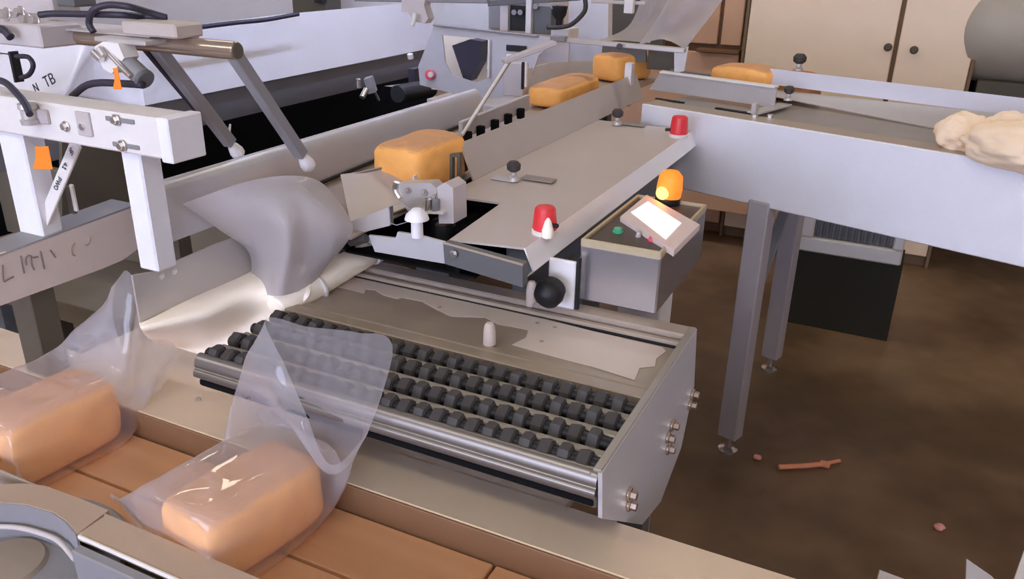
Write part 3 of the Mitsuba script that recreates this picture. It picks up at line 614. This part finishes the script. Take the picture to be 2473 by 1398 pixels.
for pts in ([(6, 640), (9, 678), (20, 674), (33, 668)], [(50, 618), (54, 640), (58, 660)], [(64, 640), (63, 622), (74, 618), (77, 640), (83, 652)], [(80, 622), (92, 620)], [(97, 606), (102, 628), (107, 650)], [(121, 604), (128, 614), (134, 622)]): mark(pts)
for pts in ([(180, 586), (172, 598), (174, 614), (182, 618)], [(206, 592), (214, 588), (217, 572)]): mark(pts, 'taupe')
part(t, 'support', box((XB - .09, atx(55, 720, XB - .05)[1], 0), (XB - .03, atx(55, 720, XB - .05)[1] + .05, atx(0, 700, XB)[2])), 'olive', False)
t = thing('machine_base', 'dim brown machine base and floor tray behind the left rail', 'machine base')
part(t, 'tray', box((-2.3, 1.26, .50), (-1.25, 1.9, .56)), 'basebrown', False)
part(t, 'panel', box((-2.6, 1.55, .56), (-1.3, 1.58, .80)), 'basebrown', False)
part(t, 'strut', bar(V(-1.5, 1.3, .56), V(-1.5, 1.3, .83), .04, .04), 'olive', False)
part(t, 'block', box((-1.45, 1.28, .56), (-1.3, 1.4, .63)), 'dark', False)
part(t, 'panel', plate([atx(*q, -1.62) for q in [(150, 330), (372, 330), (372, 540), (150, 540)]], .01), 'olive', False, 'olive brown panel')
part(t, 'leg', box((-2.2, 1.3, 0), (-2.1, 1.4, .5)), 'olive', False); part(t, 'leg', box((-1.4, 1.3, 0), (-1.3, 1.4, .5)), 'olive', False)

# suction arm
t = thing('suction_arm', 'steel pipe with two slanted rods ending in pale suction tips', 'suction arm')
tip2, tip1 = at(745, 400, 1.06), at(575, 370, 1.06)
e2 = atx(566, 122, tip2[0]); yp = e2[1]
pl = aty(330, 100, yp); pl[2] = e2[2]
part(t, 'pipe', cyl(V(-1.7, yp, e2[2]), e2 + V(.006, 0, 0), .0145, 28), 'brass', 40, 'horizontal shiny pipe')
part(t, 'pipe_cap', cyl(e2 + V(.006, 0, 0), e2 + V(.008, 0, 0), .0125, 24), 'olive')
e1 = V(tip1[0], yp, e2[2])
for e, tp in ((e1, tip1), (e2 - V(.006, 0, 0), tip2)):
    d = unit(tp - e); r = part(t, 'rod', bar(e, tp - d * .028, .022, .02, up=(1, 0, 0)), 'grey', 30, 'slanted square rod')
    part(r, 'tip', lathe([(.005, 0), (.006, .012), (.011, .022), (.014, .034), (.0135, .042), (.008, .048)], tp - d * .04, d, 24), 'white', 40, 'pale rubber tip')
    if e is e1: part(r, 'nipple', cyl(tp - d * .04, tp - d * .04 + V(.012, .0, .03), .005, r2=.002), 'white')
part(t, 'rod_hose', bar(e1 + V(-.022, 0, -.01), e1 + (tip1 - e1) * .62 + V(-.022, 0, 0), .010, .010), 'hose')  # black hose running along the first rod

t = thing('gantry', 'overhead beam assembly of pale steel blocks at the upper left', 'gantry')
yg = 1.0
def gb(a, b, y0, y1, m_, nm='block', lab=None): part(t, nm, box(V(*aty(*a, y0)), V(*(aty(*b, y0) * V(1, 0, 1) + V(0, y1, 0))), .003), m_, False, lab)
gb((70, 52), (430, 98), yg + .03, yg + .08, 'plasticgrey', 'beam', 'long pale beam')
gb((100, 64), (360, 92), yg - .0, yg + .05, 'steel', 'rail')
gb((290, 50), (426, 95), yg - .01, yg + .05, 'bench', 'clamp_block')
gb((-60, 50), (103, 118), yg - .05, yg + .03, 'plasticgrey', 'block', 'large pale end block')
gb((-60, -40), (130, 40), yg + .06, yg + .12, 'plasticgrey', 'block')
gb((128, -30), (178, 18), yg + .05, yg + .10, 'midgrey', 'motor_block')
gb((225, 88), (350, 112), yg - .03, yg + .03, 'steel', 'plate_block')
part(t, 'sheet_arm', plate([aty(*p, yg + .02) for p in [(95, 70), (215, 82), (225, 100), (108, 112)]], .004), 'sheet', False)
for px, py in ((18, 35), (52, 32), (66, 48), (88, 50)): part(t, 'bolt', bolt(aty(px, py, yg - .02), (0, -1, .2), .008, .012), 'chrome')
t = thing('air_cylinder', 'grey pneumatic cylinder with fittings hanging under the overhead beam', 'air cylinder')
a, b = aty(262, 112, yg - .02), aty(345, 188, yg - .03)
part(t, 'barrel', cyl(a, b, .016), 'grey', 40); part(t, 'end_cap', cyl(b, b + unit(b - a) * .008, .017), 'midgrey', 40)
part(t, 'rod', cyl(a + V(.012, -.02, 0), b + V(-.004, -.02, .004), .004), 'chrome')
part(t, 'bracket', plate([aty(*p, yg - .04) for p in [(228, 112), (250, 100), (285, 105), (300, 140), (270, 178), (248, 165)]], .03), 'offwhite', False)
part(t, 'port', cyl(aty(225, 125, yg - .05), aty(246, 145, yg - .05), .006), 'chrome'); part(t, 'port', cyl(aty(238, 115, yg - .05), aty(252, 135, yg - .05), .005), 'steel')
for px, py, w, h, y_, lab in ((281, 190, 22, 52, yg - .06, 'bright orange tag hanging from the pneumatic cylinder'), (103, 381, 44, 56, py0 - .03, 'bright orange tag on the left white post')):
    P = [aty(px - w / 2 + 4, py - h / 2, y_), aty(px + w / 2 - 8, py - h / 2, y_), aty(px + w / 2 + 3, py + h / 2, y_ - .01), aty(px - w / 2 + (4 if w < 30 else 0), py + h / 2 - 2, y_ - .01)]
    solo('orange_tag', sheet(loft([[P[0], (P[0] + P[1]) / 2 + V(0, -.004, 0), P[1]], [(P[0] + P[3]) / 2 + V(0, .003, 0), P.__getitem__(0) * .25 + P[1] * .25 + P[2] * .25 + P[3] * .25, (P[1] + P[2]) / 2], [P[3], (P[2] + P[3]) / 2 + V(0, -.004, 0), P[2]]], 8, 8), .0008), 'orange', lab, 'tag', 'orange tags', 40)

def hose(pts, r, label, y=None): return solo('hose', tube([aty(px, py, yy) for px, py, yy in pts], r, 12), 'hose', label, 'hose', None, True)
hose([(400, 42, 1.05), (350, 40, 1.04), (290, 36, 1.0), (200, 34, .99), (130, 33, .98), (95, 36, .97)], .0055, 'long dark hose lying along the top of the overhead beam')
hose([(226, 78, .98), (215, 55, .98), (225, 25, .98), (260, 12, .99), (310, 16, 1.0), (360, 30, 1.03), (403, 43, 1.05)], .0055, 'dark hose looping up above the overhead beam')
hose([(345, 205, .96), (300, 202, .96), (240, 200, .97), (205, 208, .98), (175, 232, 1.0)], .006, 'dark hose curving below the orange tagged cylinder')
hose([(-30, 190, .88), (10, 198, .87), (40, 225, .86), (60, 250, .85), (72, 276, .84)], .0055, 'dark hose entering the fitting above the left post')
hose([(38, 136, 1.05), (68, 138, 1.05), (80, 158, 1.05), (70, 180, 1.05), (50, 188, 1.05)], .0045, 'small dark hose loop beside the black block')
hose([(-20, 68, .93), (8, 72, .93), (26, 90, .93)], .007, 'short dark hose end in front of the pale end block')
t = thing('black_block', 'black switch block hanging at the left edge under the end block', 'switch')
part(t, 'body', box(aty(22, 125, 1.08), aty(56, 196, 1.10), .003), 'black', False)
part(t, 'arm', box(aty(-40, 125, 1.09), aty(50, 133, 1.10), .001), 'black', False)
# bent white board with writing
t = thing('white_board', 'bent white sheet with handwritten letters behind the left beam', 'sheet')
rows = [[aty(px, py, yy) for px, py, yy in r] for r in ([(0, 105, 1.5), (120, 108, 1.45), (200, 110, 1.4), (250, 112, 1.5), (340, 110, 1.6)], [(0, 180, 1.4), (100, 190, 1.32), (175, 180, 1.28), (210, 170, 1.4), (340, 190, 1.55)], [(0, 260, 1.3), (90, 250, 1.22), (150, 235, 1.2), (200, 235, 1.35), (350, 265, 1.5)])]
part(t, 'sheet', sheet(loft(rows, 30, 20), .003), 'panelwhite', True)
G = loft(rows, 30, 20)
part(t, 'writing', text('TB', .024, aty(112, 212, 1.26), aty(142, 196, 1.26) - aty(112, 212, 1.26), aty(116, 190, 1.26) - aty(112, 212, 1.26), .001), 'marker', False)
part(t, 'writing', text('N', .018, aty(86, 224, 1.2), aty(108, 212, 1.2) - aty(86, 224, 1.2), aty(86, 200, 1.2) - aty(86, 224, 1.2), .001), 'marker', False)

# ================================================================== second machine behind
XM = -2.2
t = thing('covered_conveyor', 'rear conveyor with a long bright white side cover and dark open underside', 'conveyor')
part(t, 'side_cover', plate([atx(*p, XM) for p in [(150, 295), (1060, 113)]] + [atx(*p, XM) + V(-.06, 0, 0) for p in [(1060, 2), (1000, 10), (710, 36), (430, 72), (150, 108)]], .02), 'panelwhite', False, 'long white side cover')
part(t, 'rail', sheet([[V(XM - .02, y, .95), V(XM - .03, y, .89), V(XM - .06, y, .83)] for y in (1.3, 2.6, 4.0)], .003), 'grey', 60)
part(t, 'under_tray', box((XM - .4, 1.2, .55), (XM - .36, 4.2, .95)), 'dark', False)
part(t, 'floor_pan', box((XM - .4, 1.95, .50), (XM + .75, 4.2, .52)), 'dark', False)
for y in (1.4, 3.9): part(t, 'leg', box((XM - .3, y, 0), (XM - .24, y + .06, .5)), 'midgrey', False)
cl = thing('clamp', 'small metal clamp in the dark gap below the white side cover', 'clamp')
q = atx(895, 205, -1.9)
part(cl, 'body', obox(q, (.03, .06, .06), frame(x=(1, .5, .3))), 'grey', 30)
part(cl, 'bolt', cyl(atx(865, 190, -1.88), atx(866, 212, -1.88), .009), 'chrome'); part(cl, 'bolt', cyl(atx(885, 215, -1.87), atx(874, 236, -1.87), .011), 'chrome'); part(cl, 'pin', cyl(atx(905, 222, -1.88), atx(915, 242, -1.88), .005), 'chrome')
bo = thing('black_motor', 'dark motor and brackets at the end of the dark gap', 'motor')
part(bo, 'drum', cyl(atx(960, 228, -1.75), atx(1040, 212, -1.75), .035), 'black', 40)
part(bo, 'bracket', box(atx(985, 165, -1.85), atx(1015, 210, -1.85) + V(.03, 0, 0)), 'hose', False)
part(bo, 'plate', plate([atx(*p, -1.84) for p in [(930, 208), (995, 200), (1000, 212), (960, 212)]], .004), 'offwhite', False)
part(bo, 'fitting', cyl(atx(990, 130, -1.85), atx(992, 142, -1.85), .012), 'white')
solo('cable', tube([atx(425, 73, XM + .05), atx(560, 56, XM + .05), atx(640, 48, XM + .05), atx(720, 34, XM + .05)], .0075, 10), 'hose', 'dark cable along the top of the long white side cover', 'cable', None, True)
t = thing('wall_box', 'grey-beige box on the bright white panel behind the rear conveyor', 'box')
part(t, 'case', box(aty(702, -40, 4.0), aty(800, 40, 4.05) + V(0, .1, 0)), 'olive', False); part(t, 'handle', box(aty(758, -4, 3.96), aty(790, 7, 4.0)), 'black', False)
solo('white_partition', plate([aty(*p, 4.3) for p in [(-400, -300), (1180, -300), (1180, 130), (-400, 160)]], .03), 'panelwhite', 'bright white partition behind the rear conveyor', 'partition', None, False)
t = thing('hanger_bar', 'grey bar with a hanging clamp entering from the top edge', 'bar')
part(t, 'bar', bar(aty(860, -3, 1.9), aty(1180, 2, 1.9), .02, .012), 'grey')
part(t, 'bracket', plate([aty(*p, 1.88) for p in [(970, -10), (1028, -10), (1024, 14), (1034, 45), (1026, 57), (1000, 52), (985, 30), (970, 28)]], .03), 'plasticgrey', False)
part(t, 'pin', cyl(aty(1003, 32, 1.86), aty(996, 62, 1.86), .006), 'offwhite')

# housing with cut-out
YH = 2.62
t = thing('cutout_housing', 'grey machine housing with a sloped front and large dark cut-out', 'machine housing')
part(t, 'side', plate([aty(*p, YH) for p in [(1014, 205), (1010, 160), (1048, 62), (1230, 78), (1345, 92), (1300, 135), (1270, 230), (1150, 240)]], .006, [[aty(*p, YH) for p in [(1068, 85), (1180, 95), (1182, 186), (1150, 200), (1090, 180), (1075, 150)]]]), 'sheet', False)
part(t, 'backing_plate', plate([aty(*p, YH + .18) for p in [(1055, 60), (1240, 80), (1240, 230), (1030, 215)]], .004), 'cream', False)
part(t, 'rim', bar(aty(1048, 60, YH - .004), aty(1300, 88, YH - .004), .02, .006), 'grey')
part(t, 'divider', bar(aty(1182, 96, YH - .01), aty(1180, 188, YH - .01), .008, .012, up=(0, 1, 0)), 'offwhite')
part(t, 'dark_fold', plate([aty(*p, YH + .06) for p in [(1092, 110), (1135, 95), (1165, 100), (1160, 150), (1135, 195), (1122, 200)]], .05), 'hose', False, 'dark folded material in the cut-out')
part(t, 'cap', lathe([(.012, 0), (.018, .004), (.018, .014), (.012, .016)], aty(1041, 180, YH - .006), (0, -1, 0), 24), 'redbtn', 40)
part(t, 'plug', lathe([(.010, 0), (.010, .006)], aty(1041, 180, YH - .02), (0, -1, 0), 20), 'offwhite', 40)
part(t, 'base', box(aty(1030, 230, YH + .01) - V(0, 0, .1), aty(1290, 235, YH + .25)), 'plasticgrey', False)
part(t, 'recess', box(aty(1222, 108, YH - .012), aty(1272, 126, YH - .005)), 'black', False)
part(t, 'recess_clip', box(aty(1222, 130, YH - .016), aty(1244, 140, YH - .006)), 'white', False)
t = thing('stand_rod', 'thin slanted steel stand rod leaning beside the comb teeth', 'rod')
p, q = atx(1228, 148, -1.0), atx(1116, 326, -1.0)
part(t, 'rod', cyl(p, q, .0045), 'offwhite'); part(t, 'rod', cyl(p + V(-.01, .03, 0), q + V(-.014, .03, 0), .006), 'steeld')
part(t, 'head', bar(p + V(-.01, -.01, 0), p + V(.09, .10, .045), .03, .012), 'plasticgrey')
t = thing('column_block', 'small grey column with a black stripe left of the orange loaves', 'column')
part(t, 'body', box(aty(1215, 150, 2.30), aty(1262, 235, 2.30) + V(0, .04, 0)), 'plasticgrey', False); part(t, 'stripe', box(aty(1259, 150, 2.28), aty(1266, 215, 2.29)), 'black', False); part(t, 'strip', box(aty(1267, 150, 2.275), aty(1274, 210, 2.285)), 'offwhite', False)

# upper machine frame with motor
YU = 2.9
t = thing('drive_unit', 'machine frame with two upright posts and black drive motors at the top centre', 'machine')
part(t, 'post', box(aty(1208, -60, YU), aty(1226, 76, YU) + V(0, .04, 0)), 'plasticgrey', False)
part(t, 'post', box(aty(1271, -60, YU - .02), aty(1281, 82, YU - .02) + V(0, .03, 0)), 'offwhite', False)
part(t, 'motor', box(aty(1228, 12, YU + .02), aty(1270, 76, YU + .02) + V(0, .12, 0)), 'black', False, 'black motor'); part(t, 'motor', box(aty(1281, 14, YU), aty(1330, 84, YU) + V(0, .12, 0)), 'midgrey', False, 'dark grey motor')
for px, py in ((1241, 30), (1256, 30), (1293, 16), (1336, 16)): part(t, 'bolt', cyl(aty(px, py, YU - .02), aty(px, py, YU + .02), .01), 'grey')
part(t, 'shaft', lathe([(.03, 0), (.025, .03), (.012, .05), (.012, .1)], aty(1352, 14, YU), (0, 0, -1)), 'black', 40)
part(t, 'side_plate', box(aty(1182, -60, YU + .1), aty(1210, 70, YU + .1) + V(0, .02, 0)), 'grey', False)
part(t, 'base_block', box(aty(1330, 68, YU - .02), aty(1372, 95, YU - .02) + V(0, .1, 0)), 'offwhite', False)
part(t, 'cross_bar', bar(aty(1180, 8, YU), aty(1400, -6, YU), .02, .02), 'midgrey')
solo('cable', tube([aty(1322, 66, YU - .06), aty(1350, 66, YU - .06), aty(1378, 60, YU - .06), aty(1402, 40, YU - .06), aty(1414, 20, YU - .06), aty(1412, -10, YU - .06)], .008, 10), 'rubber', 'black cable hanging in a curve beside the drive motors', 'cable', None, True)
solo('white_cover', plate([aty(*p, 3.3) for p in [(1375, -60), (1470, -60), (1468, 100), (1455, 160), (1330, 170), (1372, 90)]], .05), 'panelwhite', 'small white machine cover behind the curved cable', 'cover', None, False)
t = thing('cross_rail', 'horizontal steel cross rail above the far loaves with a hanging grey plate', 'rail')
part(t, 'rail', bar(aty(1338, 94, 2.55), aty(1655, 122, 2.55), .03, .014), 'steel'); part(t, 'end', obox(aty(1350, 93, 2.53), (.05, .03, .016)), 'grey')
part(t, 'hanging_plate', plate([aty(*p, 2.75) for p in [(1325, 92), (1375, 98), (1372, 150), (1300, 150)]], .01), 'plasticgrey', False)
part(t, 'dark_plate', plate([aty(*p, 2.9) for p in [(1455, 110), (1560, 118), (1560, 150), (1452, 150)]], .01), 'midgrey', False)
part(t, 'box', box(aty(1566, 120, 2.9), aty(1628, 172, 2.9) + V(0, .1, 0)), 'olive', False, 'olive grey box'); part(t, 'white_side', plate([aty(*p, 2.88) for p in [(1628, 122), (1662, 112), (1652, 172), (1628, 178)]], .01), 'white', False)
part(t, 'knob', cyl(aty(1496, 112, 2.52), aty(1496, 112, 2.54), .009), 'hose')
part(t, 'rail', bar(aty(1430, 3, 2.6), aty(1560, 8, 2.6), .02, .01), 'plasticgrey'); part(t, 'hanger', obox(aty(1520, 14, 2.58), (.03, .02, .045)), 'offwhite')
part(t, 'leg', box(aty(1455, 150, 2.95), V(aty(1475, 150, 2.95)[0], 3.0, 0)), 'midgrey', False)
rows = [[aty(px, py, yy) for px, py, yy in r] for r in ([(1640, -60, 2.7), (1700, -60, 2.72), (1790, -60, 2.7)], [(1590, 40, 2.68), (1650, 30, 2.75), (1715, 40, 2.68)], [(1540, 110, 2.62), (1600, 95, 2.66), (1655, 118, 2.62)])]
solo('plastic_film', sheet(loft(rows, 20, 20)), 'milky', 'translucent sheet of plastic film hanging slanted at the top centre right', 'plastic film', None, True)
rows = [[aty(px, py, yy) for px, py, yy in r] for r in ([(1560, -40, 2.95), (1600, -40, 2.95), (1640, -40, 2.95)], [(1520, 60, 2.9), (1560, 50, 2.95), (1585, 60, 2.9)], [(1440, 100, 2.8), (1500, 98, 2.82), (1570, 104, 2.8)])]
solo('plastic_film', sheet(loft(rows, 20, 20)), 'milky', 'smaller cloudy plastic film behind the slanted sheet', 'plastic film', None, True)
solo('brown_panel', box(aty(1465, -60, 3.9), aty(1600, 120, 3.9) + V(0, .04, 0)), 'olive', 'olive brown panel behind the plastic film', 'panel', None, False)

# cloth bundle on the right
def blob(c, size, seed, amp, yaw=0):
    s = trimesh.creation.icosphere(4); v = s.vertices; n = meshkit.fbm(v * 1.6 + seed, 3) - .5; v = v * (1 + n[:, None] * amp) * np.asarray(size)
    a = math.cos(yaw), math.sin(yaw); R = np.array([[a[0], -a[1], 0], [a[1], a[0], 0], [0, 0, 1]]); return trimesh.Trimesh(v @ R.T + np.asarray(c, float), s.faces, process=False)
t = thing('cloth_bundle', 'crumpled cream cloth bundle lying on the infeed conveyor at the right edge', 'cloth')
part(t, 'main_fold', blob(TP(.99, .02, 1.055), (.125, .09, .055), 3, .6, math.atan2(U[1], U[0]) - .15), 'cloth', True)
part(t, 'side_fold', blob(TP(.84, .09, 1.05), (.055, .05, .05), 8, .7), 'cloth', True)
part(t, 'raised_fold', blob(TP(.93, .13, 1.075), (.06, .04, .035), 5, .7, .4), 'cloth', True)

# ================================================================== floor litter and the box at the lower right
t0 = [at(1880, 1128, .008), at(1950, 1124, .012), at(1990, 1120, .012), at(2028, 1112, .008)]
solo('bread_scrap', join(tube(t0[:3], .008, 10), tube(t0[2:], .006, 8), obox(at(1992, 1121, .012), (.03, .02, .018), None, .008)), 'peel', 'long thin pinkish scrap lying on the brown floor', 'scrap', None, True)
solo('bread_scrap', blob(at(1829, 1104, .008), (.012, .01, .008), 2, .6), 'pinkbit', 'tiny pale crumb on the floor near the chrome foot', 'scrap', None, True)
solo('bread_scrap', blob(at(2269, 1272, .008), (.014, .011, .008), 4, .7), 'pinkbit', 'small pink crumb on the floor at the lower right', 'scrap', None, True)
t = thing('open_carton', 'white open carton at the lower right corner with raised flaps', 'carton')
q = at(2380, 1470, .4)
part(t, 'flap', plate([at(2330, 1345, .42), at(2400, 1396, .40), at(2440, 1440, .36), at(2335, 1470, .34)], .003), 'panelwhite', False)
part(t, 'flap', plate([at(2478, 1318, .42), at(2450, 1400, .38), at(2450, 1480, .34), at(2560, 1480, .34), at(2560, 1318, .42)], .003), 'white', False)
part(t, 'flap', plate([at(2128, 1378, .40), at(2185, 1398, .38), at(2330, 1460, .34), at(2100, 1460, .34)], .003), 'offwhite', False)
a, b = at(2110, 1465, .34), at(2560, 1600, .34)
part(t, 'body', box(V(a[0], b[1], 0), V(b[0], a[1], .335)), 'offwhite', False)
